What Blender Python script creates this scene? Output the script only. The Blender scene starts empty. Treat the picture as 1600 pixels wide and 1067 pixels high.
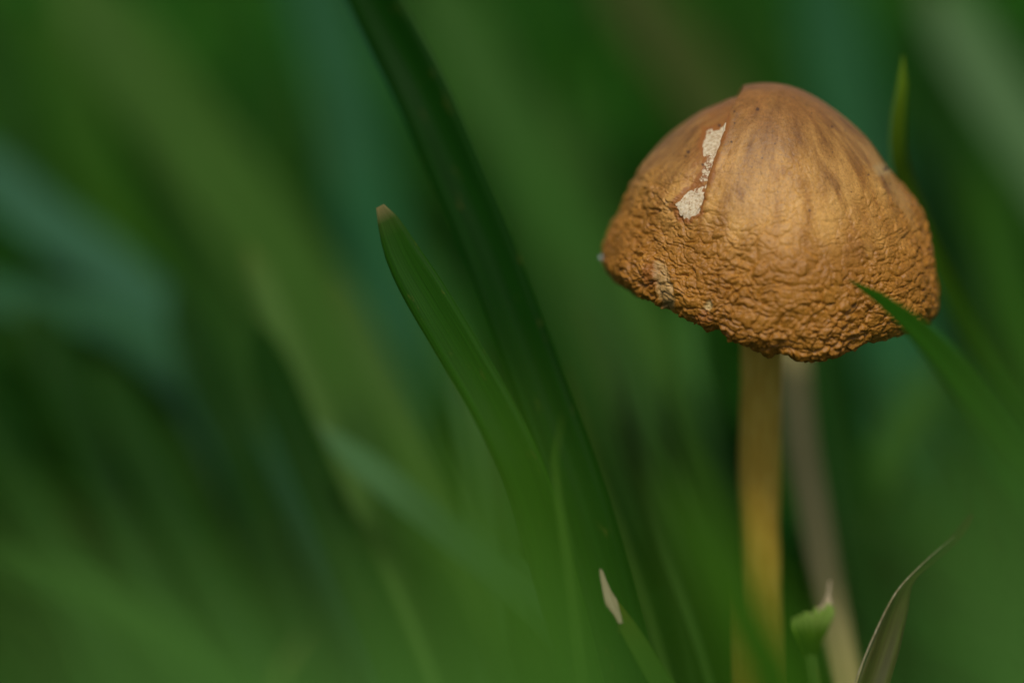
import bpy, bmesh, math, random
import numpy as np
from mathutils import Vector, Matrix, kdtree

random.seed(7)
RNG = np.random.default_rng(7)
MM = 0.001
SC = bpy.context.scene
COL = SC.collection
R = math.radians

# ------------------------------------------------------------------ camera
PITCH = 20.0
AXIS_D = 211.0                      # mm from the lens to the mushroom's axis
FOCUS_D = 201.8
CAP_Z = 62.0                        # height of the cap's margin above the soil, mm
W_PX, H_PX = 1600.0, 1067.0
LENS, SENSOR = 100.0, 36.0
PXMM = AXIS_D * SENSOR / LENS / W_PX      # mm per photo pixel at the axis
FWD = np.array([0.0, math.cos(R(PITCH)), -math.sin(R(PITCH))])
RIGHT = np.array([1.0, 0.0, 0.0])
UP = np.array([0.0, math.sin(R(PITCH)), math.cos(R(PITCH))])
AX_PX, AX_PY = 1206.0, 450.0              # where the cap's margin centre falls in the photo
AXIS_P = np.array([0.0, 0.0, CAP_Z])
CAM = (AXIS_P - FWD * AXIS_D - RIGHT * (AX_PX - W_PX / 2) * PXMM + UP * (AX_PY - H_PX / 2) * PXMM)

def at(px, py, d):
    """photo pixel + distance from the lens (mm) -> world point in mm"""
    k = SENSOR / LENS / W_PX * d
    return CAM + FWD * d + RIGHT * (px - W_PX / 2) * k - UP * (py - H_PX / 2) * k

def project(P):
    q = P - CAM
    d = q @ FWD
    k = SENSOR / LENS / W_PX * d
    return (q @ RIGHT) / k + W_PX / 2, -(q @ UP) / k + H_PX / 2, d

cam_data = bpy.data.cameras.new('camera')
cam = bpy.data.objects.new('camera', cam_data)
COL.objects.link(cam)
cam.location = Vector(CAM * MM)
cam.rotation_euler = (R(90 - PITCH), 0, 0)
cam_data.lens = LENS
cam_data.sensor_width = SENSOR
cam_data.clip_start = 0.002
cam_data.clip_end = 60.0
cam_data.dof.use_dof = True
cam_data.dof.focus_distance = FOCUS_D * MM
cam_data.dof.aperture_fstop = 7.2
SC.camera = cam

# ------------------------------------------------------------------ sky, sun, exposure
SUN_EL, SUN_AZ = 60.0, 184.0              # azimuth clockwise from +Y: behind the camera, a little to its right
world = bpy.data.worlds.new('World')
SC.world = world
world.use_nodes = True
wn = world.node_tree.nodes
sky = wn.new('ShaderNodeTexSky')
sky.sky_type = 'NISHITA'
sky.sun_disc = False
sky.sun_elevation = R(SUN_EL)
sky.sun_rotation = R(SUN_AZ)
sky.dust_density = 3.0
wn['Background'].inputs['Strength'].default_value = 0.05
world.node_tree.links.new(sky.outputs['Color'], wn['Background'].inputs['Color'])
sun_data = bpy.data.lights.new('sun', 'SUN')
sun_data.energy = 1.5
sun_data.angle = R(13)
sun_data.color = (1.0, 0.95, 0.86)
sun = bpy.data.objects.new('sun', sun_data)
COL.objects.link(sun)
sd = Vector((math.sin(R(SUN_AZ)) * math.cos(R(SUN_EL)), math.cos(R(SUN_AZ)) * math.cos(R(SUN_EL)), math.sin(R(SUN_EL))))
sun.rotation_euler = sd.to_track_quat('Z', 'Y').to_euler()
SC.view_settings.view_transform = 'Standard'
SC.view_settings.look = 'None'
SC.view_settings.gamma = 1.0
SC.view_settings.use_curve_mapping = False
SC.view_settings.exposure = 0.75

# ------------------------------------------------------------------ helpers
def tag(o, label=None, cat=None, group=None, kind=None):
    if label: o['label'] = label
    if cat: o['category'] = cat
    if group: o['group'] = group
    if kind: o['kind'] = kind
    return o

def mesh_obj(name, verts, faces, mat, parent=None, attrs=None, smooth=True):
    """verts in mm (world), one mesh object with float attributes"""
    me = bpy.data.meshes.new(name)
    v = np.asarray(verts, dtype=np.float64) * MM
    me.from_pydata(v.tolist() if len(v) < 4000 else v, [], faces if isinstance(faces, list) else faces.tolist())
    if attrs:
        for k, a in attrs.items():
            a = np.asarray(a, dtype=np.float32)
            if a.ndim == 2:
                at_ = me.attributes.new(k, 'FLOAT_VECTOR', 'POINT')
                at_.data.foreach_set('vector', a.ravel())
            else:
                at_ = me.attributes.new(k, 'FLOAT', 'POINT')
                at_.data.foreach_set('value', a)
    if smooth:
        me.polygons.foreach_set('use_smooth', [True] * len(me.polygons))
    me.materials.append(mat)
    me.update()
    o = bpy.data.objects.new(name, me)
    COL.objects.link(o)
    if parent is not None:
        o.parent = parent
        o.matrix_parent_inverse = Matrix.Translation(parent.location).inverted()
    return o

def smoothstep(a, b, x):
    t = np.clip((x - a) / (b - a), 0, 1)
    return t * t * (3 - 2 * t)

def _hash(ix, iy, iz, s):
    h = (ix * 374761393 + iy * 668265263 + iz * 1440662683 + s * 974634777) & 0xFFFFFFFF
    h = ((h ^ (h >> 13)) * 1274126177) & 0xFFFFFFFF
    h = ((h ^ (h >> 16)) * 2246822519) & 0xFFFFFFFF
    return ((h ^ (h >> 15)) & 0xFFFFFF) / float(0xFFFFFF)

def vnoise(P, scale=1.0, seed=0):
    """smooth value noise in -1..1 at N points"""
    Q = P * scale + 1000.0
    I = np.floor(Q).astype(np.int64)
    F = Q - I
    F = F * F * F * (F * (F * 6 - 15) + 10)
    out = 0
    for dx in (0, 1):
        wx = F[:, 0] if dx else 1 - F[:, 0]
        for dy in (0, 1):
            wy = F[:, 1] if dy else 1 - F[:, 1]
            for dz in (0, 1):
                wz = F[:, 2] if dz else 1 - F[:, 2]
                out = out + wx * wy * wz * _hash(I[:, 0] + dx, I[:, 1] + dy, I[:, 2] + dz, seed)
    return out * 2 - 1

def fbm(P, scale, seed, octv=3, gain=0.5):
    a, s, t = 1.0, scale, 0
    for i in range(octv):
        t = t + a * vnoise(P, s, seed + i * 17)
        a *= gain; s *= 2.03
    return t

# ------------------------------------------------------------------ materials
class NT:
    def __init__(self, name):
        self.m = bpy.data.materials.new(name)
        self.m.use_nodes = True
        self.t = self.m.node_tree
        self.n = self.t.nodes
        self.b = self.n['Principled BSDF']
    def new(self, kind, **kw):
        x = self.n.new(kind)
        for k, v in kw.items():
            if k in x.inputs.keys() and not hasattr(type(x), k): x.inputs[k].default_value = v
            else: setattr(x, k, v)
        return x
    def link(self, a, b): self.t.links.new(a, b)
    def attr(self, name, out='Fac'):
        x = self.n.new('ShaderNodeAttribute'); x.attribute_name = name
        return x.outputs[out]
    def mix(self, fac, a, b, blend='MIX'):
        x = self.n.new('ShaderNodeMix'); x.data_type = 'RGBA'; x.blend_type = blend
        for s, v in ((0, fac), (6, a), (7, b)):
            if isinstance(v, (int, float)): x.inputs[s].default_value = v
            elif isinstance(v, tuple): x.inputs[s].default_value = (*v, 1)
            else: self.link(v, x.inputs[s])
        return x.outputs[2]
    def ramp(self, fac, stops):
        x = self.n.new('ShaderNodeValToRGB')
        self.link(fac, x.inputs[0])
        e = x.color_ramp.elements
        while len(e) < len(stops): e.new(0.5)
        for el, (p, c) in zip(e, stops):
            el.position = p
            el.color = (*c, 1) if isinstance(c, tuple) else (c, c, c, 1)
        return x.outputs[0]
    def math(self, op, a, b=0.0, clamp=False):
        x = self.n.new('ShaderNodeMath'); x.operation = op; x.use_clamp = clamp
        for s, v in ((0, a), (1, b)):
            if isinstance(v, (int, float)): x.inputs[s].default_value = v
            else: self.link(v, x.inputs[s])
        return x.outputs[0]
    def noise(self, vec, scale, detail=3.0, rough=0.55, dist=0.0):
        x = self.n.new('ShaderNodeTexNoise')
        x.inputs['Scale'].default_value = scale
        x.inputs['Detail'].default_value = detail
        x.inputs['Roughness'].default_value = rough
        x.inputs['Distortion'].default_value = dist
        if vec is not None: self.link(vec, x.inputs['Vector'])
        return x.outputs['Fac']
    def mapping(self, vec, scale):
        x = self.n.new('ShaderNodeMapping')
        x.inputs['Scale'].default_value = scale
        self.link(vec, x.inputs['Vector'])
        return x.outputs[0]
    def bump(self, h, strength, dist):
        x = self.n.new('ShaderNodeBump')
        x.inputs['Strength'].default_value = strength
        x.inputs['Distance'].default_value = dist
        self.link(h, x.inputs['Height'])
        self.link(x.outputs[0], self.b.inputs['Normal'])
        return x

def cap_material():
    t = NT('cap_skin')
    pos = t.attr('rest', 'Vector')                    # mm, cap space
    pol = t.attr('polar', 'Vector')                   # radial coordinates, for the streaks
    top = t.attr('top')                               # 1 on the smooth crown
    streak = t.noise(t.mapping(pol, (5.0, 0.32, 1)), 1.0, 5, 0.62, 0.4)
    blotch = t.noise(pos, 0.33, 4, 0.6, 0.4)
    fine = t.noise(pos, 6.0, 3, 0.7)
    ochre = t.ramp(blotch, [(0.25, (0.25, 0.100, 0.009)), (0.55, (0.34, 0.143, 0.014)), (0.8, (0.44, 0.20, 0.026))])
    brown = t.ramp(streak, [(0.32, (0.155, 0.066, 0.013)), (0.48, (0.26, 0.12, 0.024)), (0.68, (0.42, 0.215, 0.05))])
    c = t.mix(top, ochre, brown)
    c = t.mix(t.attr('lit_front'), c, t.ramp(streak, [(0.36, (0.25, 0.105, 0.02)), (0.47, (0.45, 0.23, 0.05)), (0.62, (0.62, 0.345, 0.09))]))  # paler skin here paints the light falling on the cap's front
    c = t.mix(t.attr('crown'), c, t.ramp(t.noise(pos, 0.9, 5, 0.65, 0.5), [(0.35, (0.16, 0.066, 0.013)), (0.65, (0.28, 0.118, 0.026))]))
    hatch = t.noise(t.mapping(pol, (60.0, 3.0, 1)), 1.0, 4, 0.7, 1.2)
    c = t.mix(0.55, c, t.ramp(hatch, [(0.32, 0.62), (0.5, 1.0), (0.7, 1.18)]), 'MULTIPLY')
    grain = t.ramp(fine, [(0.32, 0.66), (0.5, 1.0), (0.7, 1.15)])
    c = t.mix(0.8, c, grain, 'MULTIPLY')
    c = t.mix(t.attr('stain'), c, (0.25, 0.088, 0.014))
    c = t.mix(t.attr('pale'), c, (0.50, 0.37, 0.16))
    fl = t.noise(pos, 5.0, 4, 0.75)
    flesh = t.ramp(fl, [(0.34, (0.28, 0.16, 0.065)), (0.46, (0.54, 0.43, 0.26)), (0.7, (0.70, 0.61, 0.43))])
    flesh = t.mix(t.math('MULTIPLY', t.attr('fleck'), t.ramp(t.noise(pos, 3.6, 4, 0.7), [(0.44, 1.0), (0.54, 0.0)])), flesh, (0.22, 0.085, 0.02))
    c = t.mix(t.attr('flesh'), c, flesh)
    c = t.mix(t.attr('speck'), c, (0.045, 0.022, 0.012))
    t.link(c, t.b.inputs['Base Color'])
    rg = t.ramp(fine, [(0.3, 0.38), (0.7, 0.55)])
    t.link(rg, t.b.inputs['Roughness'])
    t.b.inputs['Specular IOR Level'].default_value = 0.34
    t.b.inputs['Subsurface Weight'].default_value = 0.05
    t.b.inputs['Subsurface Radius'].default_value = (1.0, 0.45, 0.15)
    t.b.inputs['Subsurface Scale'].default_value = 0.0006
    n1 = t.noise(pos, 4.5, 5, 0.65, 0.3)
    t.bump(n1, 0.35, 0.00014)
    return t.m

def plain_fibre(name, stops, scale, rough=0.6, sss=0.0, bump=0.3, bdist=0.00005):
    """fibrous surface: noise stretched along the third coordinate of 'rest'"""
    t = NT(name)
    pos = t.attr('rest', 'Vector')
    n = t.noise(t.mapping(pos, scale), 1.0, 4, 0.6)
    t.link(t.ramp(n, stops), t.b.inputs['Base Color'])
    t.b.inputs['Roughness'].default_value = rough
    t.b.inputs['Specular IOR Level'].default_value = 0.25
    if sss:
        t.b.inputs['Subsurface Weight'].default_value = sss
        t.b.inputs['Subsurface Radius'].default_value = (1.0, 0.5, 0.2)
        t.b.inputs['Subsurface Scale'].default_value = 0.001
    t.bump(n, bump, bdist)
    return t.m

def grass_material(name='grass_blade_skin'):
    """colour per blade from 'tint'; uv = (across -1..1, along mm, tip 0..1)"""
    t = NT(name)
    tint = t.attr('tint', 'Vector')
    uv = t.attr('uv3', 'Vector')
    veins = t.noise(t.mapping(uv, (14.0, 0.10, 1)), 1.0, 2, 0.5)
    v = t.ramp(veins, [(0.3, 0.72), (0.7, 1.22)])
    c = t.mix(1.0, t.mix(0.9, tint, v, 'MULTIPLY'), (0.78, 1.0, 0.55), 'MULTIPLY')
    blot = t.noise(t.mapping(uv, (2.2, 0.45, 1)), 1.0, 4, 0.65)
    bl = t.ramp(blot, [(0.62, 0.0), (0.74, 0.55)])
    c = t.mix(bl, c, (0.13, 0.12, 0.02))
    t.link(c, t.b.inputs['Base Color'])
    t.b.inputs['Roughness'].default_value = 0.5
    t.b.inputs['Specular IOR Level'].default_value = 0.04
    t.bump(veins, 0.35, 0.00008)
    tr = t.new('ShaderNodeBsdfTranslucent')
    t.link(t.mix(1.0, c, (1.25, 1.15, 0.5), 'MULTIPLY'), tr.inputs['Color'])
    ms = t.new('ShaderNodeMixShader')
    ms.inputs[0].default_value = 0.38
    t.link(t.b.outputs[0], ms.inputs[1]); t.link(tr.outputs[0], ms.inputs[2])
    t.link(ms.outputs[0], t.n['Material Output'].inputs['Surface'])
    return t.m

def ground_material():
    t = NT('soil')
    co = t.n.new('ShaderNodeTexCoord').outputs['Object']
    n = t.noise(co, 90, 6, 0.65)
    t.link(t.ramp(n, [(0.3, (0.02, 0.022, 0.008)), (0.55, (0.03, 0.06, 0.012)), (0.8, (0.05, 0.08, 0.02))]), t.b.inputs['Base Color'])
    t.b.inputs['Roughness'].default_value = 0.9
    t.bump(n, 0.8, 0.004)
    return t.m

M_CAP = cap_material()
M_GRASS = grass_material()
M_SOIL = ground_material()
M_STEM = plain_fibre('stem_skin', [(0.30, (0.48, 0.29, 0.03)), (0.55, (0.60, 0.39, 0.05)), (0.75, (0.68, 0.48, 0.10))], (3.0, 3.0, 0.5), 0.62, 0.15)
M_GILL = plain_fibre('gill_flesh', [(0.3, (0.07, 0.035, 0.018)), (0.7, (0.15, 0.08, 0.04))], (1, 1, 1), 0.8)
M_STRAW = plain_fibre('dry_straw', [(0.3, (0.28, 0.235, 0.075)), (0.55, (0.40, 0.335, 0.12)), (0.75, (0.48, 0.42, 0.18))], (10.0, 0.12, 1.0), 0.6)
M_TIP = plain_fibre('dead_tip', [(0.3, (0.20, 0.14, 0.07)), (0.55, (0.33, 0.27, 0.16)), (0.75, (0.46, 0.40, 0.27))], (6.0, 0.4, 1.0), 0.65)
M_WITHER = plain_fibre('withered_blade', [(0.30, (0.022, 0.011, 0.003)), (0.46, (0.040, 0.025, 0.004)), (0.60, (0.052, 0.045, 0.007)), (0.8, (0.07, 0.075, 0.012))], (2.6, 0.10, 1.0), 0.6)
M_WHITE = plain_fibre('white_fluff', [(0.3, (0.6, 0.6, 0.6)), (0.7, (0.8, 0.8, 0.8))], (4, 4, 4), 0.7)

# ------------------------------------------------------------------ ground
def build_ground():
    n = 90
    u = np.linspace(-1, 1, n)
    g = np.sign(u) * (np.abs(u) ** 3) * 20000 + u * 700
    X, Y = np.meshgrid(g, g + 200)
    P = np.stack([X.ravel(), Y.ravel(), np.zeros(n * n)], 1)
    P[:, 2] = fbm(P, 0.02, 5, 3) * 1.6 - 1.0
    i = np.arange(n * n).reshape(n, n)
    F = np.stack([i[:-1, :-1], i[:-1, 1:], i[1:, 1:], i[1:, :-1]], -1).reshape(-1, 4)
    tag(mesh_obj('ground', P, F, M_SOIL), kind='structure')
build_ground()

# ------------------------------------------------------------------ mushroom
PROFILE = np.array([  # radius, height above the margin plane (mm)
    (0.0, 15.4), (1.3, 15.3), (2.6, 14.9), (3.9, 14.2), (5.2, 13.25), (6.5, 12.0), (7.7, 10.6), (8.75, 9.1), (9.7, 7.5),
    (10.5, 6.1), (11.3, 4.6), (11.9, 3.2), (12.25, 2.0), (12.25, 1.1), (11.9, 0.35), (11.2, -0.15), (10.5, -0.05), (9.9, 0.8)])
# margin height (mm) against angle from the front (deg), left negative: the hem dips in front and rises on the left
RIM = np.array([(-180, 0.0), (-130, 1.0), (-90, 1.3), (-75, 1.4), (-59, 1.55), (-46, 1.3), (-37, 0.77), (-29, 0.35), (-24, 0.5), (-19, -0.25), (-8, -0.95),
                (6, -1.4), (19, -1.65), (25, -1.3), (33, -0.75), (46, -0.7), (65, -1.2), (90, -2.0), (130, -1.4), (180, 0.0)])

def spline_resample(pts, n):
    """Catmull-Rom through pts, n even steps along its length"""
    pts = np.asarray(pts, float)
    a = np.vstack([2 * pts[0] - pts[1], pts, 2 * pts[-1] - pts[-2]])
    out = []
    for i in range(1, len(a) - 2):
        for t in np.linspace(0, 1, 24, endpoint=False):
            p0, p1, p2, p3 = a[i - 1], a[i], a[i + 1], a[i + 2]
            out.append(0.5 * ((2 * p1) + (-p0 + p2) * t + (2 * p0 - 5 * p1 + 4 * p2 - p3) * t * t + (-p0 + 3 * p1 - 3 * p2 + p3) * t ** 3))
    out.append(pts[-1])
    out = np.array(out)
    s = np.concatenate([[0], np.cumsum(np.linalg.norm(np.diff(out, axis=0), axis=1))])
    u = np.linspace(0, s[-1], n)
    return np.stack([np.interp(u, s, out[:, k]) for k in range(out.shape[1])], 1)

def grid_normals(P, nt, nf):
    G = P.reshape(nt, nf, 3)
    du = np.roll(G, -1, 1) - np.roll(G, 1, 1)
    dv = np.gradient(G, axis=0)
    N = np.cross(dv, du).reshape(-1, 3)
    N /= np.maximum(np.linalg.norm(N, axis=1, keepdims=True), 1e-9)
    return N

def worley(Q, npts, rng, jitter=0.0):
    """F1, F2 of random feature points scattered over the point set Q"""
    idx = rng.choice(len(Q), size=npts * 5, replace=False)
    pts, kept = Q[idx], []
    # thin the points so that the cells come out of like size
    area = 1.0 / math.sqrt(npts)
    kd = kdtree.KDTree(len(pts))
    for i, p in enumerate(pts): kd.insert(p, i)
    kd.balance()
    dead = np.zeros(len(pts), bool)
    rad = WORLEY_R[npts]
    for i, p in enumerate(pts):
        if dead[i]: continue
        kept.append(p)
        for _, j, _ in kd.find_range(p, rad): dead[j] = True
    kd = kdtree.KDTree(len(kept))
    for i, p in enumerate(kept): kd.insert(p, i)
    kd.balance()
    F1 = np.empty(len(Q)); F2 = np.empty(len(Q)); ID = np.empty(len(Q), int)
    for i, q in enumerate(Q.tolist()):
        r = kd.find_n(q, 2)
        F1[i] = r[0][2]; F2[i] = r[1][2]; ID[i] = r[0][1]
    return F1, F2, ID
WORLEY_R = {1500: 0.64, 4200: 0.30}

def build_cap(root):
    nt, nf = 400, 860
    prof = spline_resample(PROFILE, nt)
    phi = np.linspace(-math.pi, math.pi, nf, endpoint=False)
    phi = phi - 0.42 * np.sin(phi)
    T, PH = np.meshgrid(np.arange(nt), phi, indexing='ij')
    r = prof[T, 0]; z = prof[T, 1]
    rimz = np.interp(np.degrees(PH), RIM[:, 0], RIM[:, 1])
    hem = smoothstep(7.0, 0.2, z)
    z = z + rimz * hem
    # not a body of revolution: a slightly lopsided dome, gentle lobes near the hem
    lob = 0.18 * np.sin(3 * PH + 0.6) + 0.14 * np.sin(5 * PH + 2.0) + 0.10 * np.sin(9 * PH)
    r = r * (1 + 0.016 * lob * smoothstep(14, 2, z) * 4)
    X = r * np.sin(PH); Y = -r * np.cos(PH)
    X = X - 0.75 * smoothstep(6, 15, z) - 1.05 * np.exp(-((z - 10.0) / 3.6) ** 2) * smoothstep(0.0, -0.9, np.sin(PH))          # crown sits a little off the axis
    P = np.stack([X.ravel(), Y.ravel(), z.ravel()], 1) + AXIS_P
    N = grid_normals(P, nt, nf)
    L = P - AXIS_P
    zz = L[:, 2]
    # broad dents
    P = P + N * (fbm(L, 0.16, 3, 2) * 0.32 * smoothstep(15, 9, zz))[:, None]
    # -------- marks, located on the skin
    px, py, dd = project(P)
    view = (CAM - P); view /= np.linalg.norm(view, axis=1, keepdims=True)
    facing = (N * view).sum(1)
    front = smoothstep(-0.25, 0.05, facing)
    def seg_dist(poly):
        """distance in photo px to a polyline, and side (+ = left of it going down)"""
        best = np.full(len(px), 1e9); side = np.zeros(len(px)); along = np.zeros(len(px)); tot = 0
        for (x0, y0), (x1, y1) in zip(poly[:-1], poly[1:]):
            dx, dy = x1 - x0, y1 - y0; l2 = dx * dx + dy * dy
            t = np.clip(((px - x0) * dx + (py - y0) * dy) / l2, 0, 1)
            ex, ey = px - (x0 + t * dx), py - (y0 + t * dy)
            d = np.hypot(ex, ey); m = d < best
            best = np.where(m, d, best)
            side = np.where(m, np.sign(dx * ey - dy * ex), side)
            along = np.where(m, tot + t * math.sqrt(l2), along)
            tot += math.sqrt(l2)
        return best, side, along
    jig = vnoise(L, 1.6, 41) * 3.0 + vnoise(L, 4.0, 42) * 1.4
    lip = [(1166, 126), (1153, 150), (1142, 172), (1133, 192), (1122, 232), (1106, 275), (1097, 318), (1086, 345)]
    dl, sl, al = seg_dist(lip)
    sdl = dl * sl + jig * 0.5                             # + on the left of the lip
    endf = smoothstep(25, 50, al) * smoothstep(232, 197, al) * front
    endu = smoothstep(235, 147, al) * smoothstep(-0.9, -0.5, facing)
    def inside(poly):
        ins = np.zeros(len(px), bool)
        qx, qy = px + jig, py + vnoise(L, 3.1, 44) * 4
        n = len(poly)
        for i in range(n):
            x0, y0 = poly[i]; x1, y1 = poly[(i + 1) % n]
            if y0 == y1: continue
            c = ((y0 > qy) != (y1 > qy)) & (qx < (x1 - x0) * (qy - y0) / (y1 - y0) + x0)
            ins ^= c
        return ins
    flesh = np.zeros(len(px))
    upper = [(1097, 196), (1116, 190), (1135, 187), (1133, 205), (1127, 218), (1112, 236), (1095, 235), (1091, 220)]
    middle = [(1096, 236), (1114, 236), (1118, 245), (1110, 268), (1102, 288), (1092, 297), (1078, 294), (1088, 272), (1094, 256)]
    lower = [(1070, 296), (1097, 297), (1099, 312), (1090, 330), (1078, 342), (1065, 340), (1053, 322), (1060, 312)]
    inn = vnoise(L, 3.5, 47)
    flesh[inside(upper)] = 1.0
    flesh[inside(middle) & (inn > -0.45)] = 0.85
    flesh[inside(lower)] = 1.0
    flesh *= front > 0.3
    mid_spot = inside(middle)
    rim = np.zeros(len(px))
    for poly in (upper, middle, lower):
        d_, _, _ = seg_dist(poly + poly[:1])
        rim = np.maximum(rim, smoothstep(11, 4, d_ + jig))
    rim *= front
    trough = smoothstep(0, 3, sdl) * smoothstep(52, 26, sdl) * endf
    stain = np.clip(smoothstep(-3, 2, sdl) * smoothstep(52, 34, sdl) * endf, 0, 1) * (0.38 + 0.25 * inn)
    stain = np.maximum(stain, 0.9 * rim)
    # left of the lip the skin lies lower
    step = smoothstep(-1, 5, sdl) * np.exp(-np.clip(sdl, 0, 1e9) / 95.0) * endu
    depth = -0.75 * step - 0.16 * trough + 0.10 * np.exp(-((sdl + 7) / 7.0) ** 2) * endf
    # small torn spots low on the left, with rusty edges
    def blob(cx, cy, rx, ry, a=0.0):
        ca, sa = math.cos(a), math.sin(a)
        ux, uy = px - cx + jig * 0.8, py - cy + vnoise(L, 2.6, 49) * 4
        return ((ux * ca + uy * sa) / rx) ** 2 + ((-ux * sa + uy * ca) / ry) ** 2
    pale = np.zeros(len(px))
    b1 = blob(1037, 447, 13, 46, -0.22); b2 = blob(1104, 478, 8, 9); b3 = blob(1017, 428, 15, 24); b4 = blob(1100, 496, 17, 9); b5 = blob(996, 376, 7, 8)
    b6 = blob(1380, 265, 16, 10)
    pale = np.maximum(pale, 0.42 * smoothstep(1.2, 0.5, b1)); pale = np.maximum(pale, 0.8 * smoothstep(1.2, 0.5, b2))
    pale = np.maximum(pale, 0.35 * smoothstep(1.5, 0.3, b6)); pale *= front
    stain = np.maximum(stain, 0.75 * smoothstep(1.4, 0.3, b3) * front)
    stain = np.maximum(stain, 0.6 * smoothstep(1.4, 0.3, b4) * front)
    stain = np.maximum(stain, 0.35 * smoothstep(1.4, 0.3, b5) * front)
    depth = depth - 0.14 * smoothstep(1.3, 0.4, b1) * front - 0.3 * smoothstep(1.3, 0.3, b2) * front
    speck = np.zeros(len(px))
    for cx, cy, rr in ((1184, 171, 3.2), (1139, 168, 2.4), (1148, 176, 1.8), (1148, 193, 1.8), (1143, 222, 2.2), (1384, 264, 4.0), (1357, 273, 2.0), (1391, 287, 1.6),
                       (1265, 329, 2.4), (1211, 225, 1.4), (1191, 247, 1.6), (1070, 232, 3.0), (1066, 239, 1.8), (1268, 177, 1.4), (1301, 238, 1.4), (1320, 205, 1.3),
                       (1240, 152, 1.2), (1300, 198, 2.2), (1126, 195, 2.2), (1117, 184, 3.0), (1091, 250, 2.4), (1215, 300, 1.2), (1175, 262, 1.2), (1330, 300, 1.2)):
        g = ((px - cx) ** 2 + (py - cy) ** 2) / (rr * 0.75) ** 2
        speck = np.maximum(speck, 0.8 * smoothstep(2.2, 0.5, g) * front)
    # -------- wrinkles
    wob = np.stack([vnoise(L, 0.9, 11), vnoise(L, 0.9, 12), vnoise(L, 0.9, 13)], 1) * 0.55 + np.stack([vnoise(L, 2.6, 14), vnoise(L, 2.6, 15), vnoise(L, 2.6, 16)], 1) * 0.16
    Q = (L + wob) * np.array([0.86, 0.86, 1.25])
    rng = np.random.default_rng(3)
    F1, F2, ID = worley(Q, 1500, rng)
    e1 = F2 - F1
    G1, G2, _ = worley(Q * 1.0 + wob * 0.5, 4200, rng)
    e2 = G2 - G1
    cell = np.random.default_rng(5).random(ID.max() + 1)[ID]
    pillow = np.clip(e1 / 0.30, 0, 1) ** 0.55
    small = np.clip(e2 / 0.18, 0, 1) ** 0.6
    An = L * np.array([0.8, 0.8, 1.35])
    ridg = 1 - np.abs(vnoise(An + wob * 0.6, 1.5, 21)) * 2
    crease = np.exp(-(np.abs(vnoise(An + wob * 0.7, 0.85, 22)) / 0.10) ** 1.2)
    wr = 0.145 * pillow * (0.4 + 0.9 * cell) + 0.055 * small * (0.5 + fbm(L, 0.6, 24, 2) * .5 + .3) + 0.03 * ridg - 0.07 * crease + 0.022 * vnoise(L, 3.4, 23) - 0.05 * np.exp(-(np.abs(vnoise(An * 1.3 + wob, 1.9, 27)) / 0.12) ** 1.2) + 0.04 * vnoise(An, 0.8, 25)
    left_more = smoothstep(-2, -10, L[:, 0]) * 2.6
    zl = zz + fbm(L, 0.35, 31, 2) * 1.2
    wmask = smoothstep(11.2 + left_more * 0.7, 4.6 + left_more, zl)
    wmask = wmask * (1 - 0.85 * np.clip(flesh, 0, 1)) * (1 - 0.6 * trough)
    light = smoothstep(14.5, 9, zl) * 0.16
    wm = np.maximum(wmask, light)
    under = smoothstep(nt - 6, nt - 40, T.ravel())      # fades on the inrolled margin
    vary = np.clip(0.92 + 0.5 * fbm(L, 0.28, 81, 2), 0.5, 1.5)
    longc = np.exp(-(np.abs(fbm(L * np.array([0.55, 0.55, 1.9]) + wob * 0.5, 0.62, 83, 2)) / 0.07) ** 1.3)
    wr = wr * vary - 0.085 * longc + 0.12 * (1 - vary)
    depth = depth + (wr - 0.12) * wm * (1.25 + 0.5 * smoothstep(8, 3, zz)) * (0.35 + 0.65 * under)
    # small nodules, finest relief of the crown
    depth = depth + 0.012 * vnoise(L, 4.0, 33) * (1 - wm)
    P2 = P + N * depth[:, None]
    # the ragged hem
    hemj = smoothstep(1.6, -0.1, (z - rimz * hem).ravel()) * (T.ravel() > nt * 0.6)
    P2[:, 2] += hemj * (fbm(L * np.array([1, 1, 0]), 0.9, 55, 3) * 0.22)
    top = smoothstep(7.2, 11.6, zl + vnoise(np.stack([np.arctan2(L[:, 0], -L[:, 1]) * 7, np.zeros(len(L)), np.zeros(len(L))], 1), 1.0, 61) * 1.7)
    crown = smoothstep(12.2, 15.2, zz + fbm(L, 0.5, 62, 2) * 0.6) * 0.75
    ph = np.arctan2(L[:, 0], -L[:, 1])
    polar = np.stack([ph, np.hypot(L[:, 0], L[:, 1]), np.zeros(len(L))], 1)
    i = np.arange(nt * nf).reshape(nt, nf)
    j = np.roll(i, -1, 1)
    F = np.stack([i[:-1], i[1:], j[1:], j[:-1]], -1).reshape(-1, 4)
    attrs = dict(rest=L, polar=polar, top=top, crown=crown, stain=np.clip(stain, 0, 1), pale=pale, flesh=flesh, speck=speck, fleck=np.where(mid_spot, 1.0, 0.25),
                 lit_front=np.exp(-((zl - 9.0) / 2.6) ** 2) * smoothstep(-1.9, -0.6, -np.abs(np.arctan2(L[:, 0] - 0.6, -L[:, 1]))) * 0.75)  # front band where light is painted in as paler skin
    fq = flesh[F].mean(1) > 0.45
    def sub(mask):
        FF = F[mask]
        used = np.unique(FF)
        mp = np.full(len(P2), -1); mp[used] = np.arange(len(used))
        return P2[used], mp[FF], {k: v[used] for k, v in attrs.items()}
    v, f, a = sub(~fq)
    a['flesh'] = a['flesh'] * 0.0
    cap = mesh_obj('cap', v, f, M_CAP, root, a)
    v, f, a = sub(fq)
    a['flesh'] = np.ones(len(v))
    fl = mesh_obj('exposed_flesh', v, f, M_CAP, cap, a)
    fl['label'] = 'whitish torn flesh showing in the split of the cap skin'
    # gills: thin radial plates under the cap, joined
    V, FF = [], []
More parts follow.
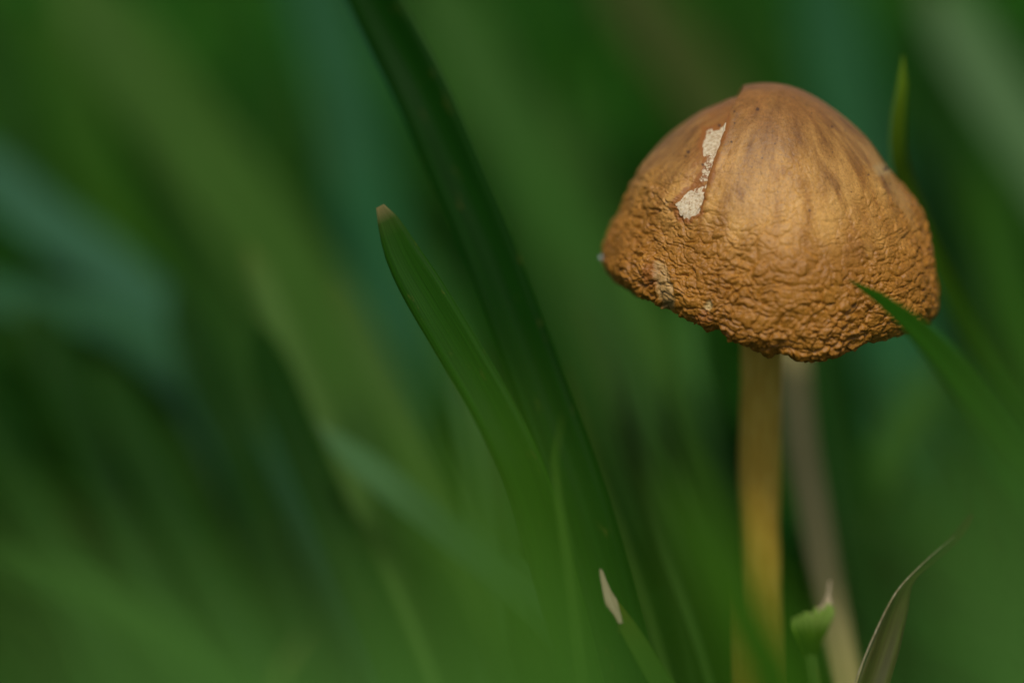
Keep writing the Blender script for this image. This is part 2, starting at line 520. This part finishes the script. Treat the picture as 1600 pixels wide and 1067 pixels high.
    inner = prof[-1]
    for k in range(64):
        a_ = k / 64 * 2 * math.pi
        s, c = math.sin(a_), -math.cos(a_)
        rz = np.interp(math.degrees((a_ + math.pi) % (2 * math.pi) - math.pi), RIM[:, 0], RIM[:, 1])
        b = len(V)
        for rr, zt, zb in ((1.3, 8.5, 6.0), (4.0, 8.2, 4.0), (7.5, 6.6, 2.2 + rz * 0.5), (10.3, 2.6 + rz * 0.5, 1.1 + rz * 0.85)):
            for w in (-0.06, 0.06):
                V.append((rr * s + w * c, rr * c - w * s, zt)); V.append((rr * s + w * c, rr * c - w * s, zb))
        for q in range(3):
            o = b + q * 4
            FF += [[o, o + 1, o + 5, o + 4], [o + 2, o + 6, o + 7, o + 3], [o + 1, o + 3, o + 7, o + 5]]
    V = np.array(V) + AXIS_P
    mesh_obj('gills', V, FF, M_GILL, cap, dict(rest=V - AXIS_P), smooth=False)
    return P2

def tube(path, radii, n=20):
    """closed round tube along path (mm), returns verts, faces, ring coordinate"""
    path = np.asarray(path, float); m = len(path)
    tan = np.gradient(path, axis=0); tan /= np.linalg.norm(tan, axis=1, keepdims=True)
    ref = np.array([1.0, 0.05, 0.02])
    V = []
    for p, t, r in zip(path, tan, radii):
        a = ref - t * (ref @ t); a /= np.linalg.norm(a)
        b = np.cross(t, a)
        for k in range(n):
            q = 2 * math.pi * k / n
            V.append(p + (a * math.cos(q) + b * math.sin(q)) * r)
    F = []
    for i in range(m - 1):
        for k in range(n):
            F.append([i * n + k, i * n + (k + 1) % n, (i + 1) * n + (k + 1) % n, (i + 1) * n + k])
    F.append(list(range(n - 1, -1, -1))); F.append([(m - 1) * n + k for k in range(n)])
    return np.array(V), F

root = bpy.data.objects.new('mushroom', None)
COL.objects.link(root)
root.empty_display_size = 0.01
tag(root, 'small ochre mushroom with a wrinkled bell cap, split skin and slender stem', 'mushroom')
build_cap(root)
sx = (1193 - AX_PX) * PXMM
pts = spline_resample([(sx - 0.05, 0, CAP_Z + 9), (sx, 0, CAP_Z - 4), (sx + 0.22, 0.0, CAP_Z - 18), (sx + 0.55, 0.1, CAP_Z - 34), (sx + 0.5, 0.3, 20), (sx + 0.2, 0.5, -4)], 90)
rad = np.interp(pts[:, 2], [-4, 6, 20, CAP_Z - 18, CAP_Z, CAP_Z + 9], [2.3, 2.0, 1.72, 1.58, 1.5, 1.45])
v, f = tube(pts, rad, 40)
cn = v - np.array([sx, 0, 0])
dirn = np.stack([cn[:, 0], cn[:, 1], np.zeros(len(cn))], 1); dirn /= np.linalg.norm(dirn, axis=1, keepdims=True)
v = v + dirn * (vnoise(v * np.array([1, 1, 0.12]), 1.4, 71) * 0.07 + vnoise(v, 0.35, 72) * 0.08)[:, None]
mesh_obj('stem', v, f, M_STEM, root, dict(rest=v))

# a fleck of white fluff on the hem
fr = at(944, 398, AXIS_D - 0.5)
V, F = [], []
for k in range(7):
    a = -2.9 + k * 0.28
    end = fr + np.array([math.cos(a) * (0.55 - 0.05 * abs(k - 3)), random.uniform(-.2, .2), math.sin(a) * 0.45])
    st = fr + np.array([0.9, 0.0, 0.0])
    v, f = tube(np.linspace(st, end, 4), [0.10, 0.11, 0.09, 0.03], 6)
    F += [[i + len(V) for i in q] for q in f]; V += v.tolist()
V = np.array(V)
tag(mesh_obj('white_fluff', V, F, M_WHITE, None, dict(rest=V)), 'tiny tuft of white fluff clinging to the hem of the mushroom cap', 'fluff')

# ------------------------------------------------------------------ grass blades
GREEN = (0.030, 0.095, 0.010)
def blade_mesh(path, width, twist=0.0, fold=0.35, tip=0.22, n=26, face=None, thick=0.11, twist_end=None, wfun=None, blunt=0.0, across=(-1, -.62, -.25, 0, .25, .62, 1)):
    """path: world points in mm from the tip down to the root. returns verts, faces, uv"""
    c = spline_resample(path, n)
    tan = np.gradient(c, axis=0); tan /= np.linalg.norm(tan, axis=1, keepdims=True)
    s = np.concatenate([[0], np.cumsum(np.linalg.norm(np.diff(c, axis=0), axis=1))])
    Lg = s[-1]
    m = len(across)
    V, UV = [], []
    for i in range(n):
        t = tan[i]
        look = (CAM - c[i]) if face is None else np.asarray(face, float)
        nrm = look - t * (look @ t); nrm /= max(np.linalg.norm(nrm), 1e-6)
        side = np.cross(t, nrm)
        u = i / (n - 1)
        tw = twist if twist_end is None else twist + (twist_end - twist) * u
        if wfun is not None: w = wfun(s[i], u)
        else:
            k = min(1.0, s[i] / max(Lg * tip, 1e-6))
            w = width * (blunt + (1 - blunt) * (1 - (1 - k) ** 2.0) ** 0.75) * (1 - 0.25 * max(0, u - 0.6) / 0.4)
        w = max(w, 0.03)
        a = R(tw)
        sd_, nm = side * math.cos(a) + nrm * math.sin(a), nrm * math.cos(a) - side * math.sin(a)
        for sg in (1, -1):
            for x in across:
                h = fold * abs(x) * w * 0.5
                th = thick * (1.0 - 0.75 * abs(x)) * (1.7 if abs(x) < .1 else 1.0) * 0.5 * sg
                V.append(c[i] + sd_ * x * w * 0.5 + nm * (h + th))
                UV.append((x, s[i], u))
    F = []
    st = 2 * m
    for i in range(n - 1):
        o, p = i * st, (i + 1) * st
        for k in range(m - 1):
            F.append([o + k, o + k + 1, p + k + 1, p + k])
            F.append([o + m + k + 1, o + m + k, p + m + k, p + m + k + 1])
        F.append([o + m, o, p, p + m])
        F.append([o + m - 1, o + st - 1, p + st - 1, p + m - 1])
    return np.array(V), F, np.array(UV)

def to_root(path):
    """carry the last stretch of a blade on, bending upright, down to the soil"""
    p = [np.asarray(q, float) for q in path]
    d = p[-1] - p[-2]; d /= np.linalg.norm(d)
    guard = 0
    while p[-1][2] > 0 and guard < 40:
        d = d + np.array([0, 0, -0.22]); d /= np.linalg.norm(d)
        p.append(p[-1] + d * 9.0); guard += 1
    p[-1][2] = min(p[-1][2], -1.5)
    return p

def blade(label, pix, width, tint=GREEN, fade=1.3, cat='grass blade', group=None, name='grass_blade', mat=None, root=True, tipcol=None, **kw):
    path = [at(*q) for q in pix]
    if root: path = to_root(path)
    v, f, uv = blade_mesh(path, width, **kw)
    tn = np.tile(np.array(tint), (len(v), 1))
    # yellower, drier towards the very tip
    tc = np.array(tipcol if tipcol is not None else np.array(tint) * np.array([1.5, 1.1, 1.0]))
    k = np.exp(-uv[:, 1] / fade)[:, None]
    tn = tn * (1 - k) + tc * k
    m = mat or M_GRASS
    o = mesh_obj(name, v, f, m, None, dict(tint=tn, uv3=uv, rest=uv))
    tag(o, label, cat, group)
    return o

# --- blades that stand near the plane of focus
blade('tall broad dark green grass blade leaning away from the mushroom, running out of view',
      [(430, -330, 222), (520, -130, 219), (597, 20, 216), (655, 135, 214), (705, 250, 213), (752, 360, 212), (797, 480, 211), (845, 610, 210), (905, 780, 208)],
      4.1, (0.006, 0.038, 0.002), twist=0, face=(0.35, -1, -0.6), fold=0.30, n=40)
blade('short green grass blade with a brownish pointed tip beside the tall dark blade',
      [(594, 322, 203.5), (606, 345, 203.5), (632, 402, 203), (672, 470, 202), (720, 550, 200), (775, 645, 198), (825, 750, 197), (870, 900, 198)],
      3.1, (0.022, 0.075, 0.007), tipcol=(0.30, 0.20, 0.14), fade=0.5, twist=-8, fold=0.22, tip=0.10, blunt=0.2, n=70)
blade('fresh green grass blade whose pointed tip crosses in front of the mushroom cap',
      [(1326, 437, 197), (1345, 447, 196.5), (1392, 478, 194.5), (1445, 525, 191), (1502, 588, 186), (1565, 668, 178), (1660, 800, 166)],
      2.9, (0.028, 0.10, 0.007), twist=-12, fold=0.25, tip=0.25, n=44)
blade('thin upright grass blade with a yellowish tip rising behind the mushroom cap',
      [(1411, 88, 213), (1408, 130, 213.5), (1400, 190, 215), (1401, 250, 217), (1420, 310, 221), (1462, 410, 224), (1520, 530, 227), (1592, 650, 229), (1690, 790, 230)],
      1.9, (0.016, 0.066, 0.005), tipcol=(0.34, 0.42, 0.04), fade=9.0, twist=58, twist_end=-20, fold=0.2, tip=0.07, n=44)
# dry twisted blade
def w_dry(s, u):
    return np.interp(s, [0, 0.5, 2.0, 4.5, 7.0, 9, 12, 16, 60], [0.4, 0.7, 0.8, 0.7, 0.55, 1.6, 2.2, 2.4, 2.2])
o = blade('withered twisted grass blade, brown and olive with a pale edge',
      [(1516, 802, 196), (1488, 840, 197), (1446, 880, 199), (1412, 916, 200), (1394, 962, 200.5), (1375, 1020, 200.5), (1354, 1085, 200), (1335, 1160, 199)],
      2.4, mat=M_WITHER, twist=40, twist_end=-25, fold=0.5, wfun=w_dry, n=70)
def edge_strip(parent, pix, r0, mat, name):
    v, f = tube(spline_resample([at(*q) for q in pix], 30), np.interp(np.linspace(0, 1, 30), [0, .15, .85, 1], [0.02, r0, r0, 0.02]), 8)
    return mesh_obj(name, v, f, mat, parent, dict(rest=v))
e = edge_strip(o, [(1490, 838, 196.3), (1450, 872, 198), (1410, 912, 199), (1388, 945, 199.2), (1362, 1000, 199.2), (1340, 1055, 199), (1325, 1100, 198.6)], 0.055, M_TIP, 'pale_edge')
# blade with a dead tip
o = blade('young grass blade with a bleached withered tip low beside the stem',
      [(958, 940, 197), (975, 968, 197), (1000, 1010, 196.5), (1034, 1067, 196), (1085, 1150, 195)],
      1.5, (0.045, 0.10, 0.012), tipcol=(0.14, 0.11, 0.02), twist=10, fold=0.3, tip=0.12, n=30, blunt=0.45)
v, f, uv = blade_mesh([at(940, 889, 196.6), at(944, 905, 196.6), at(952, 930, 196.5), at(964, 955, 196.4), at(971, 972, 196.4)], 0.7, fold=0.5, n=16,
                      wfun=lambda s, u: np.interp(u, [0, .15, .4, .6, .8, 1], [0.2, 0.34, 0.55, 0.85, 0.5, 0.3]))
mesh_obj('dry_tip', v, f, M_TIP, o, dict(rest=uv))

# torn stalk
tr = bpy.data.objects.new('torn_grass_stalk', None); COL.objects.link(tr); tr.empty_display_size = 0.005
tag(tr, 'torn grass stalk ending in a folded green sheath with a frayed pale tip', 'grass stalk')
v, f = tube(spline_resample(to_root([at(1258, 985, 212), at(1263, 1025, 212), at(1270, 1075, 212), at(1276, 1150, 212)]), 30), np.linspace(0.55, 0.85, 30), 14)
mesh_obj('stalk', v, f, M_GRASS, tr, dict(rest=v, tint=np.tile((0.13, 0.19, 0.06), (len(v), 1)), uv3=np.stack([v[:, 0], v[:, 2], v[:, 1]], 1)))
V, F, U = [], [], []
for k in range(7):
    x0 = 1243 + k * 8.5
    y0 = 966 - k * 3.5 + random.uniform(-3, 3)
    pth = [at(x0, y0, 210.4 + 0.25 * math.sin(k * 2.1)), at(x0 - 0.5, y0 + 14, 210.0), at(1250 + k * 5.0, 1000 - k * 2, 210.5), at(1257 + k * 1.5, 1030, 212)]
    v, f, uv = blade_mesh(pth, 0.9, fold=0.5, n=12, twist=random.uniform(-25, 25), wfun=lambda s, u: np.interp(u, [0, .1, .45, 1], [0.4, 0.85, 0.9, 0.45]))
    F += [[q + len(V) for q in g] for g in f]; V += v.tolist(); U += (uv + np.array([k * 3.1, 0, 0])).tolist()
V, U = np.array(V), np.array(U)
up = smoothstep(CAM[2] * 0 + at(1270, 985, 211)[2], at(1270, 958, 211)[2], V[:, 2])[:, None]
mesh_obj('sheath', V, F, M_GRASS, tr, dict(rest=U, uv3=U, tint=np.array([[0.17, 0.27, 0.03]]) * (1 - up) + np.array([[0.30, 0.36, 0.12]]) * up))
V, F = [], []
for k in range(6):
    a = random.uniform(-5, 5)
    pth = [at(1262 + k * 5, 968 - k, 210.2), at(1280 + k * 3, 955 + a * .4, 210.4), at(1293 + k, 938 + a, 210.8), at(1297 - k * .8, 912 + k * 7 + a, 211)]
    v, f = tube(spline_resample(pth, 10), np.linspace(0.24, 0.08, 10), 8)
    F += [[i + len(V) for i in q] for q in f]; V += v.tolist()
V = np.array(V)
mesh_obj('frayed_tip', V, F, M_TIP, tr, dict(rest=V))

# straw behind the stem
blade('pale dead straw blade standing close behind the mushroom stem',
      [(1222, 400, 236), (1232, 500, 235), (1243, 600, 234), (1254, 700, 233), (1272, 800, 232), (1295, 930, 231), (1322, 1080, 230)],
      2.5, (0.3, 0.26, 0.17), mat=M_STRAW, twist=5, fold=0.3, tip=0.1, n=36)

# --- soft blades a little behind
GB = 'soft green blades behind the mushroom'
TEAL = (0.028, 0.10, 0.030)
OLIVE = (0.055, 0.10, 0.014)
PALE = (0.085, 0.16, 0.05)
SKYW = np.array([0.1, -0.35, 1.0])
def soft(label, pix, width, tint, tw=0, face=None, group=None, fold=0.25, tip=0.15):
    return blade(label, pix, width, tint, group=group, twist=tw, face=face, fold=fold, tip=tip, n=30)
soft('pale olive grass blade with a blunt soft tip, taller of two', [(386, 380, 240), (402, 425, 240), (432, 500, 239), (470, 590, 238), (530, 730, 236), (620, 930, 233)], 2.4, (0.10, 0.165, 0.055), 10, tip=.06)
soft('pale olive grass blade with a blunt soft tip, shorter of two', [(520, 428, 243), (545, 490, 243), (585, 570, 242), (640, 680, 240), (720, 850, 237)], 2.6, (0.085, 0.15, 0.045), 10, tip=.06)
soft('sky-tinted blue green grass blade slanting low towards the tall dark blade', [(492, 655, 227), (530, 695, 227), (585, 738, 227), (655, 792, 226), (750, 868, 225), (860, 960, 223)], 2.6, (0.10, 0.19, 0.12), 0, face=(-0.3, -0.9, 1.0), tip=.12)  # blue in the tint paints the sky's reflection
soft('pale green upright grass stalk below the short brown tipped blade', [(728, 560, 243), (742, 660, 242), (757, 750, 241), (768, 850, 240), (776, 960, 238)], 3.0, (0.115, 0.21, 0.10), 0, face=(0, -1, .6), tip=.05)
# the fan of blades between the tall dark blade and the stem
soft('slim grass blade in the fan beside the tall dark blade, thin and pale edged', [(868, 380, 262), (890, 460, 260), (925, 565, 258), (975, 700, 255), (1045, 870, 250), (1110, 1030, 246)], 2.2, (0.045, 0.095, 0.024), 25)
soft('slim dull green grass blade in the fan, leaning over its neighbour', [(915, 400, 270), (945, 500, 268), (985, 610, 265), (1040, 740, 262), (1110, 900, 256)], 2.0, (0.035, 0.075, 0.02), 10)
soft('broad light green grass blade in the fan, under the cap', [(975, 400, 262), (1010, 490, 260), (1055, 600, 257), (1105, 720, 253), (1165, 860, 247), (1230, 1010, 241)], 3.4, (0.055, 0.12, 0.024), 5)
soft('sky-tinted blue green grass blade rising under the hem of the cap', [(1062, 430, 252), (1078, 520, 251), (1102, 620, 249), (1140, 740, 246), (1190, 880, 242)], 2.0, (0.07, 0.16, 0.05), 0, face=(-.3, -.8, .8))  # sky reflection painted into the tint
soft('dark green grass blade tinted for the shaded gap hard by the stem', [(1092, 480, 243), (1112, 570, 242), (1140, 660, 241), (1170, 770, 240), (1200, 900, 238)], 1.9, (0.012, 0.05, 0.005), 0)  # dark tint paints the shaded gap between the fan's blades
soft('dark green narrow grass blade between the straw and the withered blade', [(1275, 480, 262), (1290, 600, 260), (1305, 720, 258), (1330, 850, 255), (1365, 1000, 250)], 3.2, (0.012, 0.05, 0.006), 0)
soft('green grass blade slanting the other way behind the withered blade', [(1480, 560, 285), (1430, 650, 283), (1370, 760, 280), (1310, 900, 275), (1270, 1040, 270)], 3.4, (0.045, 0.11, 0.02), 0)
soft('dull green grass blade beside the cap, half faded into the haze of lawn', [(880, 120, 330), (900, 220, 328), (930, 340, 324), (975, 480, 318), (1040, 640, 310)], 3.6, (0.042, 0.09, 0.018), 0)

thin = 'thin blades of the fan beside the stem'
for q, (x0, y0, d0, w, tn) in enumerate(((905, 470, 236, 1.0, (0.055, 0.105, 0.03)), (948, 540, 232, 0.9, (0.05, 0.10, 0.035)), (1000, 500, 240, 1.1, (0.06, 0.115, 0.03)),
                                         (1030, 590, 230, 0.9, (0.05, 0.105, 0.03)), (880, 560, 230, 0.8, (0.06, 0.10, 0.025)), (975, 640, 226, 0.8, (0.055, 0.10, 0.03)))):
    soft('thin blurred grass blade in the fan between the tall dark blade and the stem', [(x0, y0, d0), (x0 + 28, y0 + 100, d0 - 1), (x0 + 66, y0 + 220, d0 - 2), (x0 + 120, y0 + 370, d0 - 4)], w, tn, 20, group=thin)

# --- soft blades further back
far = 'out of focus blades far behind'
def back(label, pix, width, tint, tw=0, face=None): return soft(label, pix, width, tint, tw, face, far, fold=.15, tip=.1)
BLUE = 'out of focus sky-tinted blue green blade bent flat towards the sky'  # sky sheen on the blue green blades below is put into their tints
back('sky-tinted blue green blurred blade arching highest over the shady hollow', [(-120, 190, 280), (-20, 270, 280), (60, 340, 279), (150, 405, 277), (230, 480, 275), (300, 580, 270)], 5.5, (0.055, 0.135, 0.12), 0, face=(-.2, -.5, 1))
back('sky-tinted blue green blurred blade arching lower over the shady hollow', [(-90, 430, 277), (0, 465, 276), (100, 480, 275), (190, 510, 273), (270, 570, 270)], 4.5, (0.045, 0.115, 0.085), 0, face=(-.2, -.5, 1))
back('sky-tinted blue green blurred blade standing behind the tall dark blade', [(450, -120, 315), (505, 20, 313), (540, 150, 310), (562, 280, 307), (600, 430, 300)], 7.0, (0.028, 0.105, 0.065), 0, face=(-.1, -.7, .8))
back('sky-tinted blue green blurred blade standing behind the crown of the cap', [(1270, -80, 315), (1300, 60, 313), (1325, 190, 309), (1350, 330, 305), (1390, 480, 295)], 8.0, (0.026, 0.10, 0.058), 0, face=(0, -.7, .8))
back('sky-tinted blue green blurred blade behind the thin yellow tipped blade', [(1400, 180, 330), (1440, 290, 328), (1470, 400, 326), (1510, 540, 320)], 4.0, (0.035, 0.10, 0.065), 0, face=(0, -.6, .9))
back('sky-tinted blue green blurred blade below the hem, behind the withered blade', [(1420, 560, 300), (1385, 640, 299), (1345, 720, 297), (1310, 820, 292)], 3.2, (0.03, 0.10, 0.06), 0, face=(0, -.6, .9))
back('out of focus pale grey green blade bent flat, brightest behind the cap', [(1450, -40, 315), (1510, 70, 314), (1565, 160, 312), (1630, 260, 310), (1720, 400, 305)], 7.5, (0.14, 0.21, 0.14), 0, face=(.2, -.6, 1))
OL = 'out of focus olive green blade leaning in the lawn behind'
back('broad olive blurred blade, longest and brightest of the lawn behind', [(90, -60, 305), (200, 90, 301), (310, 240, 295), (410, 370, 288), (520, 540, 275)], 9.0, (0.065, 0.125, 0.032), 0)
back('slimmer olive blurred blade crossing beside the broad olive one', [(150, 0, 305), (230, 160, 301), (300, 320, 295), (380, 520, 285)], 6.0, (0.034, 0.085, 0.018), 0)
back('olive green blurred blade between the tall dark blade and the cap', [(660, -60, 315), (740, 90, 311), (830, 260, 305), (900, 400, 295)], 8.0, (0.05, 0.115, 0.03), 0)
back('deep olive blurred blade farthest from the mushroom', [(60, 20, 300), (110, 150, 296), (160, 300, 290), (240, 480, 280)], 6.0, (0.034, 0.088, 0.010), 0)
back('out of focus dry brownish blades bent over behind the crown of the cap', [(930, -90, 330), (1000, 10, 328), (1070, 100, 324), (1150, 230, 315)], 7.0, (0.075, 0.085, 0.032), 0)
back('green blurred blade just behind the short brown tipped blade', [(640, 380, 300), (680, 480, 298), (730, 600, 295), (800, 760, 288)], 3.0, (0.045, 0.12, 0.035), 0)
back('dull green blurred blade below the low blue green blade', [(530, 620, 268), (580, 720, 266), (640, 830, 262), (720, 970, 256)], 3.4, (0.05, 0.11, 0.03), 0)
back('deep green blurred blade behind the blade that crosses the cap', [(1520, 260, 305), (1560, 400, 303), (1610, 560, 297), (1680, 720, 289)], 5.0, (0.035, 0.10, 0.010), 0)
back('brownish olive blurred blade in the shady hollow', [(100, 540, 290), (180, 620, 288), (260, 720, 285), (360, 860, 280)], 3.6, (0.06, 0.095, 0.014), 0)

DK_SHADE = (0.011, 0.046, 0.004)  # dark tint puts the hollow's shade into the blades' colour
back('blurred blade tinted dark for the shade at the heart of the hollow', [(40, 470, 262), (110, 600, 260), (170, 740, 258), (230, 900, 254)], 5.0, DK_SHADE)
back('blurred blade tinted dark for the shade of the hollow, hard by the taller pale olive blade', [(270, 440, 266), (320, 560, 264), (370, 690, 262), (430, 850, 257)], 4.6, DK_SHADE)
back('blurred blade tinted dark for the shade below the pale olive blades', [(392, 490, 236), (445, 630, 235), (508, 780, 233), (585, 950, 230)], 3.6, DK_SHADE)
back('broad blurred blade tinted dark for the shade low in the hollow', [(150, 560, 256), (220, 690, 254), (290, 830, 251), (370, 980, 247)], 4.6, (0.014, 0.052, 0.005))  # shade put into this tint too
back('blurred blade tinted dark for the shade at the far edge of the hollow', [(-80, 560, 270), (-10, 680, 268), (60, 810, 264), (130, 950, 260)], 4.6, DK_SHADE)
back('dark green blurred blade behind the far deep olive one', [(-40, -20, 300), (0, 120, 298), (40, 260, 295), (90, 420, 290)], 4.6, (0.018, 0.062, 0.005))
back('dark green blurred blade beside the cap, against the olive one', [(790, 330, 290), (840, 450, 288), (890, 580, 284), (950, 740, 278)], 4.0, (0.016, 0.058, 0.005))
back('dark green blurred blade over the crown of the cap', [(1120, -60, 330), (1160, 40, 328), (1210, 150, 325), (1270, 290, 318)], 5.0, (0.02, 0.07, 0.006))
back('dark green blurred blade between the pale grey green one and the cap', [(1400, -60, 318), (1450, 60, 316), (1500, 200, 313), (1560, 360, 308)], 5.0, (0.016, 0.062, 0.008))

# --- soft blades close to the lens
near = 'out of focus blades close to the lens'
FG = 'out of focus bright green blade standing close to the lens'
YG = (0.060, 0.150, 0.010)
LG = (0.12, 0.25, 0.075)
def front_blade(pix, width, tint, label=FG, **kw): return blade(label, pix, width, tint, group=near, n=24, fold=.2, **kw)
YD = (0.045, 0.120, 0.006)
front_blade([(690, 620, 112), (760, 740, 111), (830, 870, 109), (900, 1040, 106)], 4.4, YD, tip=.2, label='deep yellow green blurred blade veiling the short brown tipped blade')
front_blade([(770, 700, 98), (820, 820, 97), (860, 940, 96), (910, 1090, 94)], 4.4, YD, tip=.2, label='deep yellow green blurred blade low before the very thin sprout')
blade('dim green blade out of focus swallowing the foot of the stem', [(1070, 830, 122), (1120, 920, 121), (1175, 1020, 119), (1240, 1140, 116)], 4.4, (0.042, 0.11, 0.007), n=30, fold=.2, tip=.15)
front_blade([(700, 560, 104), (770, 720, 102), (830, 880, 100), (890, 1060, 97)], 3.8, YG, tip=.2, label='yellow green blurred blade before the foot of the tall dark blade, tallest there')
front_blade([(720, 640, 92), (770, 780, 91), (810, 920, 90), (860, 1090, 88)], 3.4, YG, tip=.2, label='yellow green blurred blade close by the foot of the tall dark blade')
front_blade([(640, 740, 84), (710, 860, 83), (770, 980, 82), (840, 1130, 80)], 4.0, YG, tip=.2, label='broad yellow green blurred blade low before the tall dark blade')
front_blade([(560, 860, 80), (640, 940, 79), (720, 1030, 78), (800, 1150, 76)], 3.6, LG, tip=.2, label='light green blurred blade low before the pale upright stalk')
front_blade([(300, 940, 80), (380, 1000, 79), (470, 1100, 78)], 3.6, LG, tip=.2, label='light green blurred blade low before the shady hollow')
front_blade([(1500, 560, 92), (1560, 700, 91), (1620, 860, 90), (1690, 1040, 88)], 4.0, LG, tip=.25, label='light green blurred blade before the blade that crosses the cap')
front_blade([(1540, 640, 78), (1580, 800, 77), (1610, 960, 76), (1660, 1150, 75)], 4.6, LG, tip=.2, label='broadest light green blurred blade beside the withered blade')
front_blade([(1450, 900, 80), (1510, 980, 79), (1580, 1100, 78)], 4.0, LG, tip=.2, label='short light green blurred blade beside the withered blade')
front_blade([(-60, 880, 82), (40, 960, 81), (150, 1090, 80)], 4.6, LG, tip=.2, label='broad light green blurred blade below the sideways bending one')
front_blade([(60, 960, 76), (160, 1020, 75), (280, 1120, 74)], 4.0, LG, tip=.2, label='short light green blurred blade below the sideways bending one')
blade('dim green blade out of focus crossing in front of the foot of the stem', [(1030, 700, 142), (1085, 815, 141), (1145, 935, 139), (1210, 1060, 136)], 4.6, (0.045, 0.115, 0.008), n=30, fold=.2, tip=.15)
blade('dim olive blade out of focus standing before the foot of the stem', [(1100, 840, 128), (1140, 940, 127), (1185, 1070, 125)], 5.0, (0.045, 0.11, 0.008), n=30, fold=.2, tip=.15)
front_blade([(-110, 850, 88), (-30, 930, 87), (60, 1030, 86), (150, 1140, 85)], 4.0, LG, tip=.2, label='light green blurred blade rising before the sideways bending one')
blade('softly blurred light green blade bending sideways in front of the shady hollow', [(-160, 815, 158), (-40, 848, 158), (70, 885, 157), (190, 940, 156), (300, 1005, 154), (430, 1110, 150)], 2.6, (0.036, 0.09, 0.02), group=None, n=30, fold=.3, face=(0, -.6, 1))
blade('slender curled grass sprout with a pale frayed tip in the soft foreground', [(485, 980, 172), (462, 1010, 172), (440, 1050, 172), (425, 1110, 171)], 1.3, (0.13, 0.17, 0.05), tipcol=(.3, .26, .14), n=24, fold=.3)
blade('very thin grass sprout standing before the foot of the tall dark blade', [(880, 645, 190), (872, 670, 190), (868, 700, 190), (872, 760, 189), (890, 860, 187)], 0.8, (0.06, 0.12, 0.02), n=24, fold=.3, tip=.3)

# ------------------------------------------------------------------ the mass of the lawn (nobody could count it)
def lawn(name, label, roots, heights, widths, leans, tints, seg=5):
    N = len(roots)
    az = RNG.normal(math.pi * 0.93, 0.85, N)             # most blades lean to the left, like the ones in view
    d = np.stack([np.cos(az), np.sin(az), np.zeros(N)], 1)
    yaw = RNG.uniform(0, math.pi, N)
    sdir = np.stack([np.cos(yaw), np.sin(yaw), np.zeros(N)], 1)
    V = np.zeros((N, seg + 1, 3, 3)); UV = np.zeros((N, seg + 1, 3, 3))
    for i in range(seg + 1):
        u = i / seg
        c = roots + d * (leans * u ** 1.8)[:, None] * heights[:, None]
        c[:, 2] += heights * (u - 0.28 * leans * u ** 2.4)
        w = widths * (1 - max(0, (u - 0.45) / 0.55) ** 1.8) * 0.5 + 0.04
        tw = yaw + u * 0.6
        s = np.stack([np.cos(tw), np.sin(tw), np.zeros(N)], 1)
        nn = np.cross(s, d + np.array([0, 0, 0.3]))
        for k, x in enumerate((-1, 0, 1)):
            V[:, i, k] = c + s * (x * w)[:, None] + nn * (abs(x) * w * 0.25)[:, None]
            UV[:, i, k] = np.stack([np.full(N, x), heights * (1 - u), np.full(N, 1 - u)], 1)
    idx = np.arange(N * (seg + 1) * 3).reshape(N, seg + 1, 3)
    F = np.stack([idx[:, :-1, :-1], idx[:, :-1, 1:], idx[:, 1:, 1:], idx[:, 1:, :-1]], -1).reshape(-1, 4)
    T = np.repeat(tints, (seg + 1) * 3, 0)
    o = mesh_obj(name, V.reshape(-1, 3), F, M_GRASS, None, dict(tint=T, uv3=UV.reshape(-1, 3)))
    tag(o, label, 'grass', kind='stuff')

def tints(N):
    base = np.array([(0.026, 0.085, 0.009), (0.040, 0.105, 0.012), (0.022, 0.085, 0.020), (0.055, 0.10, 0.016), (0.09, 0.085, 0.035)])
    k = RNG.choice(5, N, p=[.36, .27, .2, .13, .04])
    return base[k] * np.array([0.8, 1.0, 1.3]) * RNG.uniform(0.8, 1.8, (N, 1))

def scatter_back(n):
    y = 52 + 1500 * RNG.random(n) ** 2.2
    hw = 0.20 * (y + 200) + 90
    x = CAM[0] + RNG.uniform(-1, 1, n) * hw
    return np.stack([x, y, np.full(n, -1.0)], 1)
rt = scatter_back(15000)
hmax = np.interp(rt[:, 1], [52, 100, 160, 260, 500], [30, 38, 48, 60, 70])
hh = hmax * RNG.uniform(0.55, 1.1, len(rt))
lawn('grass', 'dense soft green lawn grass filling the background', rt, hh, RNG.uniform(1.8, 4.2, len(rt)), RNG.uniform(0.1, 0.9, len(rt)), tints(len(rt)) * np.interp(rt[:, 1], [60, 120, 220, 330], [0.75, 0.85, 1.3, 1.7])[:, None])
n = 5200
rt = np.stack([CAM[0] + RNG.uniform(-170, 190, n), RNG.uniform(-330, 52, n), np.full(n, -1.0)], 1)
keep = np.hypot(rt[:, 0], rt[:, 1]) > 5
rt = rt[keep]
dep = (rt - CAM) @ FWD
zb = CAM[2] - np.clip(rt[:, 1] - CAM[1], 0, None) * math.tan(R(PITCH + 7.4))
hh = np.clip(zb * 0.80, 8, 48) * RNG.uniform(0.5, 1.0, len(rt))
lawn('grass', 'short dense undergrowth of lawn grass round the foot of the stem', rt, hh, RNG.uniform(1.6, 3.6, len(rt)), RNG.uniform(0.1, 0.8, len(rt)), tints(len(rt)))
